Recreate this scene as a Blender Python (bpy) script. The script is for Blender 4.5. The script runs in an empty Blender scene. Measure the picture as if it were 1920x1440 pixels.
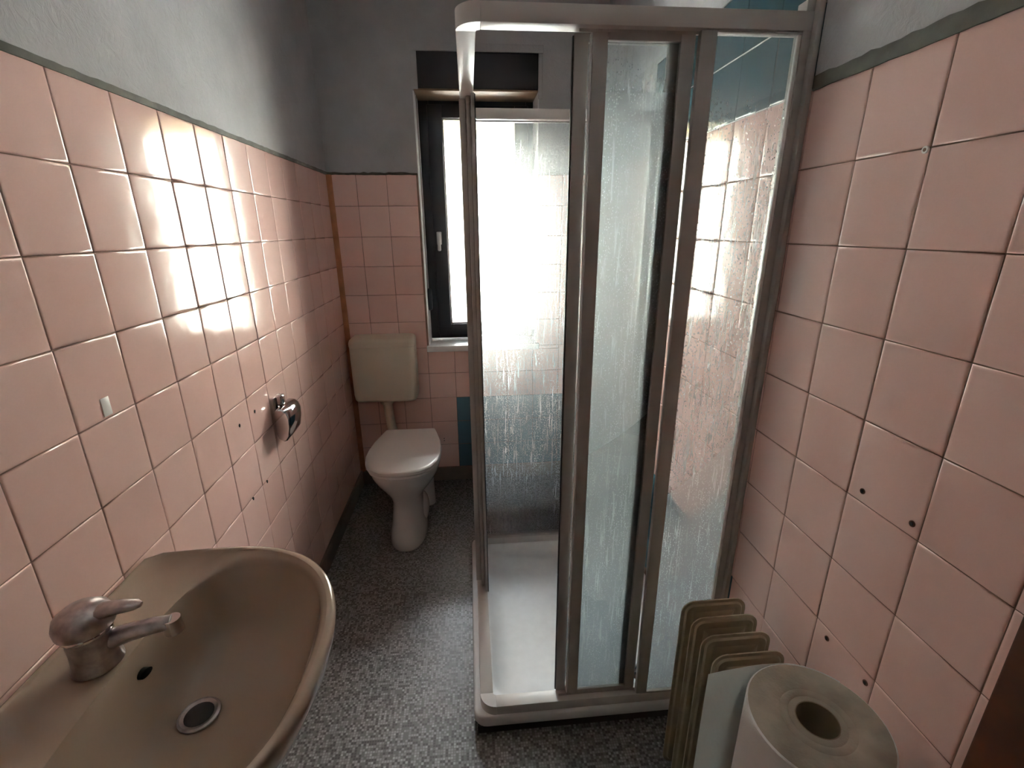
import bpy, bmesh, math, random
from mathutils import Vector, Matrix

random.seed(7)
scene = bpy.context.scene
COL = scene.collection
PI = math.pi

# ------------------------------------------------------------------ camera
P = 0.1515                       # tile pitch
ZT = 1.7554                      # top of the tiled dado
W = 1.4124                       # room width (right wall tile face)
cam_d = bpy.data.cameras.new('camera')
cam = bpy.data.objects.new('camera', cam_d)
COL.objects.link(cam)
pitch, yaw, roll = 0.3169, -0.0863, -0.0076
fw = Vector((-math.sin(yaw) * math.cos(pitch), math.cos(yaw) * math.cos(pitch), -math.sin(pitch)))
rt = Vector((math.cos(yaw), math.sin(yaw), 0))
up = rt.cross(fw)
c_, s_ = math.cos(roll), math.sin(roll)
r2 = c_ * rt + s_ * up
u2 = -s_ * rt + c_ * up
m3 = Matrix((r2, u2, -fw)).transposed()
cam.matrix_world = Matrix.Translation((0.6977, -2.6585, 1.4893)) @ m3.to_4x4()
cam_d.sensor_fit = 'HORIZONTAL'
cam_d.sensor_width = 36
cam_d.lens = 888.36 / 1920 * 36
cam_d.clip_start = 0.01
scene.camera = cam

# ------------------------------------------------------------------ world, light, exposure
world = bpy.data.worlds.new('overcast_sky')
scene.world = world
world.use_nodes = True
bg = world.node_tree.nodes['Background']
bg.inputs[0].default_value = (0.90, 0.95, 1.0, 1)
# standard overcast sky: the zenith is three times as bright as the horizon
_w = world.node_tree
_tc = _w.nodes.new('ShaderNodeTexCoord')
_sx = _w.nodes.new('ShaderNodeSeparateXYZ')
_w.links.new(_tc.outputs['Generated'], _sx.inputs[0])
_ma = _w.nodes.new('ShaderNodeMath')
_ma.operation = 'MAXIMUM'
_w.links.new(_sx.outputs[2], _ma.inputs[0])
_ma.inputs[1].default_value = 0.0
_mb = _w.nodes.new('ShaderNodeMath')
_mb.operation = 'MULTIPLY_ADD'
_w.links.new(_ma.outputs[0], _mb.inputs[0])
ZENITH = 46.0
_mb.inputs[1].default_value = ZENITH * 2 / 3
_mb.inputs[2].default_value = ZENITH / 3
_w.links.new(_mb.outputs[0], bg.inputs[1])
pl = bpy.data.lights.new('window_portal', 'AREA')
pl.shape = 'RECTANGLE'
pl.size = 0.66
pl.size_y = 1.36
po = bpy.data.objects.new('window_portal', pl)
COL.objects.link(po)
po.location = (0.77, 0.36, 1.5)
po.rotation_euler = (-PI / 2, 0, 0)
pl.cycles.is_portal = True
scene.view_settings.view_transform = 'Standard'
scene.view_settings.look = 'None'
scene.view_settings.gamma = 1
scene.view_settings.use_curve_mapping = False
scene.view_settings.exposure = 2.2
try:
    scene.cycles.use_denoising = True
    scene.cycles.max_bounces = 12
    scene.cycles.diffuse_bounces = 8
    scene.cycles.glossy_bounces = 6
    scene.cycles.transparent_max_bounces = 24
    scene.cycles.transmission_bounces = 8
    scene.cycles.sample_clamp_indirect = 12
    scene.cycles.caustics_reflective = False
except Exception:
    pass

# ------------------------------------------------------------------ materials
def nt(name):
    m = bpy.data.materials.new(name)
    m.use_nodes = True
    t = m.node_tree
    b = t.nodes['Principled BSDF']
    return m, t, b


def N(t, kind, **kw):
    n = t.nodes.new(kind)
    for k, v in kw.items():
        if k.startswith('i_'):
            n.inputs[k[2:]].default_value = v
        else:
            setattr(n, k, v)
    return n


def ramp(t, fac, stops):
    r = t.nodes.new('ShaderNodeValToRGB')
    while len(r.color_ramp.elements) < len(stops):
        r.color_ramp.elements.new(0.5)
    for e, (p, c) in zip(r.color_ramp.elements, stops):
        e.position = p
        e.color = c if len(c) == 4 else (*c, 1)
    t.links.new(fac, r.inputs[0])
    return r


def coord(t, which='Object', scale=(1, 1, 1)):
    tc = t.nodes.new('ShaderNodeTexCoord')
    mp = t.nodes.new('ShaderNodeMapping')
    mp.inputs['Scale'].default_value = scale
    t.links.new(tc.outputs[which], mp.inputs[0])
    return mp.outputs[0]


def plain(name, col, rough=0.5, metal=0.0, spec=0.5, noise=0.0, nscale=8.0, bump=0.0, bscale=60.0, coat=0.0):
    m, t, b = nt(name)
    b.inputs['Base Color'].default_value = (*col, 1)
    b.inputs['Roughness'].default_value = rough
    b.inputs['Metallic'].default_value = metal
    b.inputs['Specular IOR Level'].default_value = spec
    if coat:
        b.inputs['Coat Weight'].default_value = coat
        b.inputs['Coat Roughness'].default_value = 0.05
    v = coord(t)
    if noise:
        n = N(t, 'ShaderNodeTexNoise', i_Scale=nscale, i_Detail=5.0)
        t.links.new(v, n.inputs['Vector'])
        lo = tuple(max(0, c * (1 - noise)) for c in col)
        hi = tuple(min(1, c * (1 + noise)) for c in col)
        r = ramp(t, n.outputs[0], [(0.3, lo), (0.7, hi)])
        t.links.new(r.outputs[0], b.inputs['Base Color'])
    if bump:
        n2 = N(t, 'ShaderNodeTexNoise', i_Scale=bscale, i_Detail=4.0)
        t.links.new(v, n2.inputs['Vector'])
        bp = N(t, 'ShaderNodeBump', i_Strength=bump, i_Distance=0.002)
        t.links.new(n2.outputs[0], bp.inputs['Height'])
        t.links.new(bp.outputs[0], b.inputs['Normal'])
    return m


def tile_mat(name, c0, c1, rough=0.13):
    m, t, b = nt(name)
    oi = t.nodes.new('ShaderNodeObjectInfo')
    tc = t.nodes.new('ShaderNodeTexCoord')
    add = N(t, 'ShaderNodeVectorMath', operation='ADD')
    t.links.new(tc.outputs['Object'], add.inputs[0])
    t.links.new(oi.outputs['Location'], add.inputs[1])
    n = N(t, 'ShaderNodeTexNoise', i_Scale=9.0, i_Detail=3.0)
    t.links.new(add.outputs[0], n.inputs['Vector'])
    mx = N(t, 'ShaderNodeMath', operation='MULTIPLY_ADD')
    t.links.new(n.outputs[0], mx.inputs[0])
    mx.inputs[1].default_value = 0.5
    mm = N(t, 'ShaderNodeMath', operation='MULTIPLY')
    t.links.new(oi.outputs['Random'], mm.inputs[0])
    mm.inputs[1].default_value = 0.5
    t.links.new(mm.outputs[0], mx.inputs[2])
    r = ramp(t, mx.outputs[0], [(0.15, c0), (0.85, c1)])
    t.links.new(r.outputs[0], b.inputs['Base Color'])
    b.inputs['Roughness'].default_value = rough
    b.inputs['Specular IOR Level'].default_value = 0.42
    # glaze waviness
    n2 = N(t, 'ShaderNodeTexNoise', i_Scale=14.0, i_Detail=2.0)
    t.links.new(add.outputs[0], n2.inputs['Vector'])
    bp = N(t, 'ShaderNodeBump', i_Strength=0.10, i_Distance=0.01)
    t.links.new(n2.outputs[0], bp.inputs['Height'])
    t.links.new(bp.outputs[0], b.inputs['Normal'])
    return m


M = {}
M['pink'] = tile_mat('pink_glazed_tile', (0.77, 0.51, 0.455), (0.83, 0.58, 0.525))
M['blue'] = tile_mat('blue_glazed_tile', (0.08, 0.165, 0.22), (0.10, 0.20, 0.265))
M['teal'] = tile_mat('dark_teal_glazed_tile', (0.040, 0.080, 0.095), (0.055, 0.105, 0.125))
M['grout'] = plain('grout', (0.24, 0.15, 0.115), 0.9, noise=0.35, nscale=20)


def plaster_mat():
    m, t, b = nt('painted_plaster')
    v = coord(t, scale=(1, 1, 1))
    n = N(t, 'ShaderNodeTexNoise', i_Scale=5.0, i_Detail=7.0, i_Roughness=0.6)
    t.links.new(v, n.inputs['Vector'])
    r = ramp(t, n.outputs[0], [(0.3, (0.37, 0.37, 0.38)), (0.72, (0.46, 0.46, 0.47))])
    t.links.new(r.outputs[0], b.inputs['Base Color'])
    b.inputs['Roughness'].default_value = 0.75
    n2 = N(t, 'ShaderNodeTexNoise', i_Scale=38.0, i_Detail=6.0, i_Roughness=0.65, i_Distortion=1.2)
    t.links.new(v, n2.inputs['Vector'])
    bp = N(t, 'ShaderNodeBump', i_Strength=0.55, i_Distance=0.004)
    t.links.new(n2.outputs[0], bp.inputs['Height'])
    t.links.new(bp.outputs[0], b.inputs['Normal'])
    return m


M['plaster'] = plaster_mat()
M['ceiling'] = plain('ceiling_paint', (0.82, 0.81, 0.78), 0.85, bump=0.3, bscale=90)
M['edge_paint'] = plain('grey_green_edge_paint', (0.11, 0.108, 0.088), 0.8, noise=0.3, nscale=18, bump=0.5, bscale=60)
M['corner'] = plain('orange_brown_corner_sealant', (0.42, 0.17, 0.075), 0.5, noise=0.3, nscale=12)
M['base'] = plain('taupe_vinyl_skirting', (0.20, 0.155, 0.125), 0.5, noise=0.2)


def floor_mat():
    m, t, b = nt('speckled_mosaic_vinyl')
    v = coord(t, scale=(1 / 0.0078, 1 / 0.0078, 1))
    fl = N(t, 'ShaderNodeVectorMath', operation='FLOOR')
    t.links.new(v, fl.inputs[0])
    wn = N(t, 'ShaderNodeTexWhiteNoise', noise_dimensions='2D')
    t.links.new(fl.outputs[0], wn.inputs['Vector'])
    r = ramp(t, wn.outputs['Value'], [(0.0, (0.075, 0.069, 0.065)), (0.25, (0.14, 0.132, 0.128)), (0.45, (0.22, 0.212, 0.208)), (0.7, (0.29, 0.282, 0.278)), (0.95, (0.37, 0.362, 0.355))])
    r.color_ramp.interpolation = 'CONSTANT'
    fr = N(t, 'ShaderNodeVectorMath', operation='FRACTION')
    t.links.new(v, fr.inputs[0])
    sp = t.nodes.new('ShaderNodeSeparateXYZ')
    t.links.new(fr.outputs[0], sp.inputs[0])
    mn = N(t, 'ShaderNodeMath', operation='MINIMUM')
    t.links.new(sp.outputs[0], mn.inputs[0])
    t.links.new(sp.outputs[1], mn.inputs[1])
    lt = N(t, 'ShaderNodeMath', operation='LESS_THAN')
    t.links.new(mn.outputs[0], lt.inputs[0])
    lt.inputs[1].default_value = 0.16
    mx = N(t, 'ShaderNodeMix', data_type='RGBA')
    t.links.new(lt.outputs[0], mx.inputs[0])
    t.links.new(r.outputs[0], mx.inputs[6])
    mx.inputs[7].default_value = (0.14, 0.13, 0.122, 1)
    t.links.new(mx.outputs[2], b.inputs['Base Color'])
    b.inputs['Roughness'].default_value = 0.42
    return m


M['floor'] = floor_mat()
M['white_cer'] = plain('white_ceramic', (0.80, 0.775, 0.755), 0.10, coat=0.3)
M['lid'] = plain('white_plastic_seat', (0.80, 0.76, 0.735), 0.3)
M['cream'] = plain('cream_plastic_cistern', (0.66, 0.59, 0.475), 0.38)
M['basin'] = plain('beige_ceramic', (0.40, 0.31, 0.245), 0.12, coat=0.2)
M['chrome'] = plain('chrome', (0.62, 0.60, 0.60), 0.10, metal=1.0)
M['dull_chrome'] = plain('limescaled_chrome', (0.42, 0.37, 0.37), 0.28, metal=1.0, noise=0.25, nscale=60)
M['dark'] = plain('dark_hole', (0.012, 0.010, 0.009), 0.9)
M['alu'] = plain('satin_aluminium_profile', (0.44, 0.405, 0.385), 0.38, metal=0.3)
M['alu_white'] = plain('off_white_rail', (0.60, 0.565, 0.54), 0.4)
M['gasket'] = plain('white_seal_strip', (0.85, 0.85, 0.83), 0.4)
M['rubber'] = plain('dark_rubber', (0.03, 0.03, 0.035), 0.5)
M['tray'] = plain('white_acrylic_tray', (0.80, 0.81, 0.82), 0.16, noise=0.03, nscale=30)
M['plinth'] = plain('shadow_gap_plinth', (0.05, 0.04, 0.035), 0.8)  # near-black colour carries the shadow gap under the tray lip
M['win_frame'] = plain('anthracite_window_frame', (0.030, 0.032, 0.042), 0.35)
M['shutter'] = plain('dark_shutter_box', (0.020, 0.018, 0.022), 0.6)
M['shutter_under'] = plain('brown_wood_edge', (0.26, 0.16, 0.095), 0.6, noise=0.3)
M['white_paint'] = plain('white_reveal_paint', (0.74, 0.745, 0.75), 0.6, bump=0.2)
M['sill'] = plain('white_marble_sill', (0.78, 0.80, 0.81), 0.22, noise=0.06, nscale=6)
M['handle'] = plain('white_handle', (0.8, 0.8, 0.8), 0.3)
M['wood'] = plain('red_brown_door_wood', (0.105, 0.035, 0.018), 0.4, noise=0.4, nscale=10)
M['rad'] = plain('beige_enamel', (0.43, 0.365, 0.26), 0.35, noise=0.10, nscale=12)
M['roll_side'] = plain('white_crepe_paper', (0.80, 0.81, 0.80), 0.9, bump=0.6, bscale=260)
M['sheet'] = plain('thin_white_crepe_paper', (0.80, 0.81, 0.80), 0.9, bump=0.5, bscale=120)
_t = M['sheet'].node_tree
_tl = N(_t, 'ShaderNodeBsdfTranslucent')
_tl.inputs[0].default_value = (0.85, 0.87, 0.86, 1)
_mx = _t.nodes.new('ShaderNodeMixShader')
_mx.inputs[0].default_value = 0.5
_t.links.new(_t.nodes['Principled BSDF'].outputs[0], _mx.inputs[1])
_t.links.new(_tl.outputs[0], _mx.inputs[2])
_t.links.new(_mx.outputs[0], _t.nodes['Material Output'].inputs[0])
M['roll_top'] = plain('grey_recycled_paper_edge', (0.42, 0.38, 0.31), 0.95, noise=0.22, nscale=16, bump=0.4, bscale=200)
M['core'] = plain('cardboard_core', (0.30, 0.24, 0.17), 0.9)
M['blocker_beige'] = plain('blocker_beige', (0.44, 0.405, 0.335), 0.9)  # wall colour of the added house front that dims low daylight
M['ground_out'] = plain('pale_concrete', (0.55, 0.54, 0.51), 0.9, noise=0.1)


def slat_mat():
    m, t, b = nt('beige_translucent_slat')
    b.inputs['Base Color'].default_value = (0.8, 0.72, 0.56, 1)
    b.inputs['Roughness'].default_value = 0.5
    tl = N(t, 'ShaderNodeBsdfTranslucent')
    tl.inputs[0].default_value = (0.9, 0.82, 0.64, 1)
    mx = t.nodes.new('ShaderNodeMixShader')
    mx.inputs[0].default_value = 0.3
    out = t.nodes['Material Output']
    t.links.new(b.outputs[0], mx.inputs[1])
    t.links.new(tl.outputs[0], mx.inputs[2])
    t.links.new(mx.outputs[0], out.inputs[0])
    return m


M['slat'] = slat_mat()


def clear_glass(name, tint=(0.97, 0.985, 0.985), rough=0.0):
    m = bpy.data.materials.new(name)
    m.use_nodes = True
    t = m.node_tree
    t.nodes.clear()
    out = t.nodes.new('ShaderNodeOutputMaterial')
    tr = N(t, 'ShaderNodeBsdfTransparent')
    tr.inputs[0].default_value = (*tint, 1)
    gl = N(t, 'ShaderNodeBsdfGlossy')
    gl.inputs['Roughness'].default_value = rough
    gl.inputs[0].default_value = (1, 1, 1, 1)
    fr = N(t, 'ShaderNodeFresnel', i_IOR=1.5)
    mx = t.nodes.new('ShaderNodeMixShader')
    t.links.new(fr.outputs[0], mx.inputs[0])
    t.links.new(tr.outputs[0], mx.inputs[1])
    t.links.new(gl.outputs[0], mx.inputs[2])
    t.links.new(mx.outputs[0], out.inputs[0])
    return m


def wet_glass(name, seed, haze=0.08, amount=0.5, ior=1.8):
    """limescale, running drops and beads on one side of a pane"""
    m = bpy.data.materials.new(name)
    m.use_nodes = True
    t = m.node_tree
    t.nodes.clear()
    out = t.nodes.new('ShaderNodeOutputMaterial')
    tr = N(t, 'ShaderNodeBsdfTransparent')
    tr.inputs[0].default_value = (0.96, 0.98, 0.985, 1)
    gl = N(t, 'ShaderNodeBsdfGlossy')
    gl.inputs['Roughness'].default_value = 0.02
    fr = N(t, 'ShaderNodeFresnel', i_IOR=1.5)
    base = t.nodes.new('ShaderNodeMixShader')
    t.links.new(fr.outputs[0], base.inputs[0])
    t.links.new(tr.outputs[0], base.inputs[1])
    t.links.new(gl.outputs[0], base.inputs[2])
    # scattering lobe: forward scatter + diffuse transmission
    rf = N(t, 'ShaderNodeBsdfRefraction')
    rf.inputs['IOR'].default_value = ior
    rf.inputs['Roughness'].default_value = 0.8
    tl = N(t, 'ShaderNodeBsdfTranslucent')
    tl.inputs[0].default_value = (0.90, 0.95, 1.0, 1)
    rf.inputs[0].default_value = (0.92, 0.965, 1.0, 1)
    df = N(t, 'ShaderNodeBsdfDiffuse')
    df.inputs[0].default_value = (0.80, 0.82, 0.84, 1)
    sc0 = t.nodes.new('ShaderNodeMixShader')
    sc0.inputs[0].default_value = 0.12
    t.links.new(tl.outputs[0], sc0.inputs[1])
    t.links.new(df.outputs[0], sc0.inputs[2])
    sc = t.nodes.new('ShaderNodeMixShader')
    sc.inputs[0].default_value = 0.5
    t.links.new(sc0.outputs[0], sc.inputs[1])
    t.links.new(rf.outputs[0], sc.inputs[2])
    tc = t.nodes.new('ShaderNodeTexCoord')

    def vec(sx, sz, off):
        mp = t.nodes.new('ShaderNodeMapping')
        mp.inputs['Scale'].default_value = (sx, sx, sz)
        mp.inputs['Location'].default_value = (seed * 3.7 + off, seed * 1.9, seed + off)
        t.links.new(tc.outputs['Object'], mp.inputs[0])
        return mp.outputs[0]
    # running streaks
    n1 = N(t, 'ShaderNodeTexNoise', i_Scale=1.0, i_Detail=5.0, i_Roughness=0.65, i_Distortion=0.6)
    t.links.new(vec(150, 9.0, 0), n1.inputs['Vector'])
    streak = ramp(t, n1.outputs[0], [(0.56, (0, 0, 0)), (0.64, (1, 1, 1))])
    # fine beads
    vo = N(t, 'ShaderNodeTexVoronoi', i_Scale=1.0)
    t.links.new(vec(230, 150, 3), vo.inputs['Vector'])
    bead = ramp(t, vo.outputs['Distance'], [(0.20, (1, 1, 1)), (0.32, (0, 0, 0))])
    # large patches that are wetter than others
    n3 = N(t, 'ShaderNodeTexNoise', i_Scale=1.0, i_Detail=4.0, i_Roughness=0.6)
    t.links.new(vec(13, 3.5, 9), n3.inputs['Vector'])
    patch = ramp(t, n3.outputs[0], [(0.36, (0.12, 0.12, 0.12)), (0.64, (1, 1, 1))])
    # crust grows towards the lower half of the pane, thin near the top edge
    sp = t.nodes.new('ShaderNodeSeparateXYZ')
    t.links.new(tc.outputs['Object'], sp.inputs[0])
    mr = N(t, 'ShaderNodeMapRange')
    t.links.new(sp.outputs[2], mr.inputs[0])
    mr.inputs[1].default_value = 1.86
    mr.inputs[2].default_value = 1.60
    mr.inputs[3].default_value = 0.12
    mr.inputs[4].default_value = 1.0
    mxx = N(t, 'ShaderNodeMath', operation='MAXIMUM')
    t.links.new(streak.outputs[0], mxx.inputs[0])
    t.links.new(bead.outputs[0], mxx.inputs[1])
    a = N(t, 'ShaderNodeMath', operation='MULTIPLY')
    t.links.new(mxx.outputs[0], a.inputs[0])
    t.links.new(patch.outputs[0], a.inputs[1])
    a2 = N(t, 'ShaderNodeMath', operation='MULTIPLY')
    t.links.new(a.outputs[0], a2.inputs[0])
    t.links.new(mr.outputs[0], a2.inputs[1])
    a3 = N(t, 'ShaderNodeMath', operation='MULTIPLY_ADD')
    t.links.new(a2.outputs[0], a3.inputs[0])
    a3.inputs[1].default_value = amount
    hz = N(t, 'ShaderNodeMath', operation='MULTIPLY')
    t.links.new(mr.outputs[0], hz.inputs[0])
    hz.inputs[1].default_value = haze
    t.links.new(hz.outputs[0], a3.inputs[2])
    # drop relief for the reflection
    bp = N(t, 'ShaderNodeBump', i_Strength=0.5, i_Distance=0.002)
    t.links.new(a2.outputs[0], bp.inputs['Height'])
    t.links.new(bp.outputs[0], gl.inputs['Normal'])
    fin = t.nodes.new('ShaderNodeMixShader')
    t.links.new(a3.outputs[0], fin.inputs[0])
    t.links.new(base.outputs[0], fin.inputs[1])
    t.links.new(sc.outputs[0], fin.inputs[2])
    t.links.new(fin.outputs[0], out.inputs[0])
    return m


M['glass'] = clear_glass('window_glass')
M['pane_edge'] = clear_glass('clear_shower_glass', (0.975, 0.99, 0.99))

# ------------------------------------------------------------------ mesh helpers
def bx(bm, x0, x1, y0, y1, z0, z1, mi=0):
    v = [bm.verts.new(p) for p in ((x0, y0, z0), (x1, y0, z0), (x1, y1, z0), (x0, y1, z0), (x0, y0, z1), (x1, y0, z1), (x1, y1, z1), (x0, y1, z1))]
    fs = []
    for q in ((0, 3, 2, 1), (4, 5, 6, 7), (0, 1, 5, 4), (1, 2, 6, 5), (2, 3, 7, 6), (3, 0, 4, 7)):
        f = bm.faces.new([v[i] for i in q])
        f.material_index = mi
        fs.append(f)
    return v, fs


def bbox(x0, x1, y0, y1, z0, z1, bev=0.0, seg=2):
    bm = bmesh.new()
    bx(bm, x0, x1, y0, y1, z0, z1)
    if bev:
        bmesh.ops.bevel(bm, geom=bm.edges[:], offset=bev, segments=seg, profile=0.5, affect='EDGES')
    return bm


def obj(name, bm, mat, parent=None, smooth=True, recalc=True, angle=35):
    if recalc:
        bmesh.ops.recalc_face_normals(bm, faces=bm.faces[:])
    me = bpy.data.meshes.new(name)
    bm.to_mesh(me)
    bm.free()
    mats = mat if isinstance(mat, (list, tuple)) else [mat]
    for m in mats:
        me.materials.append(M[m] if isinstance(m, str) else m)
    if smooth:
        for p in me.polygons:
            p.use_smooth = True
        try:
            me.set_sharp_from_angle(angle=math.radians(angle))
        except Exception:
            pass
    o = bpy.data.objects.new(name, me)
    COL.objects.link(o)
    if parent:
        o.parent = parent
        o.matrix_parent_inverse = parent.matrix_basis.inverted()
    return o


def thing(name, label, cat, loc=(0, 0, 0), group=None):
    o = bpy.data.objects.new(name, None)
    COL.objects.link(o)
    o.location = loc
    o.empty_display_size = 0.05
    o['label'] = label
    o['category'] = cat
    if group:
        o['group'] = group
    return o


def tag(o, label, cat=None, group=None, kind=None):
    o['label'] = label
    if cat:
        o['category'] = cat
    if group:
        o['group'] = group
    if kind:
        o['kind'] = kind
    return o


def struct(o, label=None):
    o['kind'] = 'structure'
    if label:
        o['label'] = label
    return o


def ring(bm, pts):
    return [bm.verts.new(p) for p in pts]


def bridge(bm, a, b, closed=True, mi=0):
    n = len(a)
    for i in range(n if closed else n - 1):
        j = (i + 1) % n
        f = bm.faces.new((a[i], a[j], b[j], b[i]))
        f.material_index = mi


def loft(loops, cap0=True, cap1=True, mi=0):
    bm = bmesh.new()
    rs = [ring(bm, l) for l in loops]
    for a, b in zip(rs, rs[1:]):
        bridge(bm, a, b, mi=mi)
    if cap0:
        bm.faces.new(rs[0][::-1])
    if cap1:
        bm.faces.new(rs[-1])
    return bm


def circle(cx, cy, z, r, n=32):
    return [(cx + r * math.cos(2 * PI * i / n), cy + r * math.sin(2 * PI * i / n), z) for i in range(n)]


def lathe(prof, cx, cy, n=32, cap0=True, cap1=True):
    return loft([circle(cx, cy, z, r, n) for r, z in prof], cap0, cap1)


def tube(path, r, n=14, cap=True):
    """swept round tube along a list of points; r number or list"""
    bm = bmesh.new()
    pts = [Vector(p) for p in path]
    rs = r if isinstance(r, (list, tuple)) else [r] * len(pts)
    prev = None
    loops = []
    ref = None
    for i, p in enumerate(pts):
        if i == 0:
            d = pts[1] - p
        elif i == len(pts) - 1:
            d = p - pts[-2]
        else:
            d = (pts[i + 1] - p).normalized() + (p - pts[i - 1]).normalized()
        d.normalize()
        if ref is None:
            ref = Vector((0, 0, 1)) if abs(d.z) < 0.9 else Vector((1, 0, 0))
        e1 = ref - d * ref.dot(d)
        e1.normalize()
        ref = e1
        e2 = d.cross(e1)
        loops.append([p + rs[i] * (math.cos(2 * PI * k / n) * e1 + math.sin(2 * PI * k / n) * e2) for k in range(n)])
    rr = [ring(bm, l) for l in loops]
    for a, b in zip(rr, rr[1:]):
        bridge(bm, a, b)
    if cap:
        bm.faces.new(rr[0][::-1])
        bm.faces.new(rr[-1])
    return bm


def merge(*bms):
    out = bmesh.new()
    for b in bms:
        me = bpy.data.meshes.new('tmp')
        b.to_mesh(me)
        out.from_mesh(me)
        bpy.data.meshes.remove(me)
        b.free()
    return out


def rrect(x0, x1, y0, y1, r, z, n=6):
    """rounded rectangle loop in plan; r may be 4 radii (x0y0, x1y0, x1y1, x0y1)"""
    rr = r if isinstance(r, (list, tuple)) else [r] * 4
    pts = []
    for (cx, cy, a0), q in zip(((x0, y0, PI), (x1, y0, 1.5 * PI), (x1, y1, 0), (x0, y1, 0.5 * PI)), rr):
        q = max(q, 1e-4)
        ox = cx + q if cx == x0 else cx - q
        oy = cy + q if cy == y0 else cy - q
        for i in range(n + 1):
            a = a0 + 0.5 * PI * i / n
            pts.append((ox + q * math.cos(a), oy + q * math.sin(a), z))
    return pts


# ------------------------------------------------------------------ tiles
_tcache = {}


def tile_mesh(w, h, mat):
    k = (round(w, 4), round(h, 4), mat)
    if k in _tcache:
        return _tcache[k]
    bm = bmesh.new()
    w2, h2 = w / 2, h / 2

    def lp(ins, z):
        a, b = w2 - ins, h2 - ins
        return ring(bm, [(-a, -b, z), (a, -b, z), (a, b, z), (-a, b, z)])
    d = min(1.0, min(w, h) / 0.03)
    ls = [lp(0, -0.006), lp(0, -0.0016), lp(0.0007 * d, -0.0006), lp(0.0024 * d, -0.0001), lp(0.006 * d, 0.0)]
    for a, b in zip(ls, ls[1:]):
        bridge(bm, a, b)
    bm.faces.new(ls[-1])
    bmesh.ops.recalc_face_normals(bm, faces=bm.faces[:])
    me = bpy.data.meshes.new('tile')
    bm.to_mesh(me)
    bm.free()
    for p in me.polygons:
        p.use_smooth = True
    me.materials.append(M[mat])
    _tcache[k] = me
    return me


ROT = {  # local x -> along wall, local y -> up, local z -> into the room
    'L': Matrix(((0, 0, 1), (1, 0, 0), (0, 1, 0))),
    'R': Matrix(((0, 0, -1), (-1, 0, 0), (0, 1, 0))),
    'B': Matrix(((1, 0, 0), (0, 0, -1), (0, 1, 0))),
}


def put_tile(wall, side, a0, a1, z0, z1, mat):
    """a0..a1 along the wall between joint centres"""
    g = 0.0010
    w, h = abs(a1 - a0) - 2 * g, z1 - z0 - 2 * g
    if w < 0.008 or h < 0.008:
        return
    me = tile_mesh(w, h, mat)
    o = bpy.data.objects.new('tile', me)
    am, zm = (a0 + a1) / 2, (z0 + z1) / 2
    dj = random.uniform(-0.0004, 0.0003)
    loc = {'L': (dj, am, zm), 'R': (W - dj, am, zm), 'B': (am, -dj, zm)}[side]
    tilt = Matrix.Rotation(random.gauss(0, 0.0035), 3, 'X') @ Matrix.Rotation(random.gauss(0, 0.0035), 3, 'Y')
    o.matrix_basis = Matrix.Translation(loc) @ (ROT[side] @ tilt).to_4x4()
    COL.objects.link(o)
    o.parent = wall


Y_NEAR = -2.86
Z_CEIL = 2.56
ROWZ = [ZT - k * P for k in range(12)]

# ------------------------------------------------------------------ room shell
bm = bmesh.new()
bx(bm, -0.12, W + 0.12, Y_NEAR - 0.1, 0.4, -0.1, 0)
struct(obj('floor', bm, 'floor', smooth=False))
bm = bmesh.new()
bx(bm, -0.12, W + 0.12, Y_NEAR - 0.1, 0.4, Z_CEIL, Z_CEIL + 0.1)
struct(obj('ceiling', bm, 'ceiling', smooth=False))

bm = bmesh.new()
bx(bm, -0.12, -0.0022, Y_NEAR - 0.1, 0.4, 0, ZT, 0)
bx(bm, -0.12, 0.001, Y_NEAR - 0.1, 0.4, ZT, Z_CEIL, 1)
wall_left = struct(obj('wall_left', bm, ['grout', 'plaster'], smooth=False))
yj = [-(0.0411 + n) * P for n in range(0, 19)]
for n in range(len(yj) - 1):
    for k in range(11):
        put_tile(wall_left, 'L', yj[n + 1], yj[n], ROWZ[k + 1], ROWZ[k], 'pink')

# back wall with the window opening
HX0, HX1, HZ0, HZ1 = 0.455, 1.072, 0.826, 2.30
YB = 0.30
bm = bmesh.new()
for (x0, x1, z0, z1, mi) in ((-0.12, HX0, 0, ZT, 0), (-0.12, HX0, ZT, Z_CEIL, 1), (HX1, W + 0.12, 0, ZT, 0), (HX1, W + 0.12, ZT, Z_CEIL, 1), (HX0, HX1, 0, HZ0, 0), (HX0, HX1, HZ1, Z_CEIL, 1)):
    bx(bm, x0, x1, 0.0022 if mi == 0 else -0.001, YB, z0, z1, mi)
wall_back = struct(obj('wall_back', bm, ['grout', 'plaster'], smooth=False))
xj = [0.0] + [(0.9415 + c) * P for c in range(9)] + [W]
for i in range(len(xj) - 1):
    for k in range(11):
        a0, a1, z0, z1 = xj[i], xj[i + 1], ROWZ[k + 1], ROWZ[k]
        mat = 'blue' if (i >= 4 and k >= 8) else 'pink'
        if a1 <= HX0 + 0.012 or a0 >= HX1 - 0.012 or z1 <= HZ0:
            put_tile(wall_back, 'B', a0, min(a1, HX0 + 0.0) if (a1 <= HX0 + 0.012 and z1 > HZ0) else a1, z0, z1, mat)
            continue
        if z0 < HZ0:
            if a0 < HX0:
                put_tile(wall_back, 'B', a0, a1, z0, HZ0, mat)
            elif a1 > HX1:
                put_tile(wall_back, 'B', a0, a1, z0, HZ0, mat)
                put_tile(wall_back, 'B', HX1, a1, HZ0, z1, mat)
            else:
                put_tile(wall_back, 'B', a0, a1, z0, HZ0, mat)
        else:
            if a0 < HX0:
                put_tile(wall_back, 'B', a0, HX0, z0, z1, mat)
            elif a1 > HX1:
                put_tile(wall_back, 'B', HX1, a1, z0, z1, mat)

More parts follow.
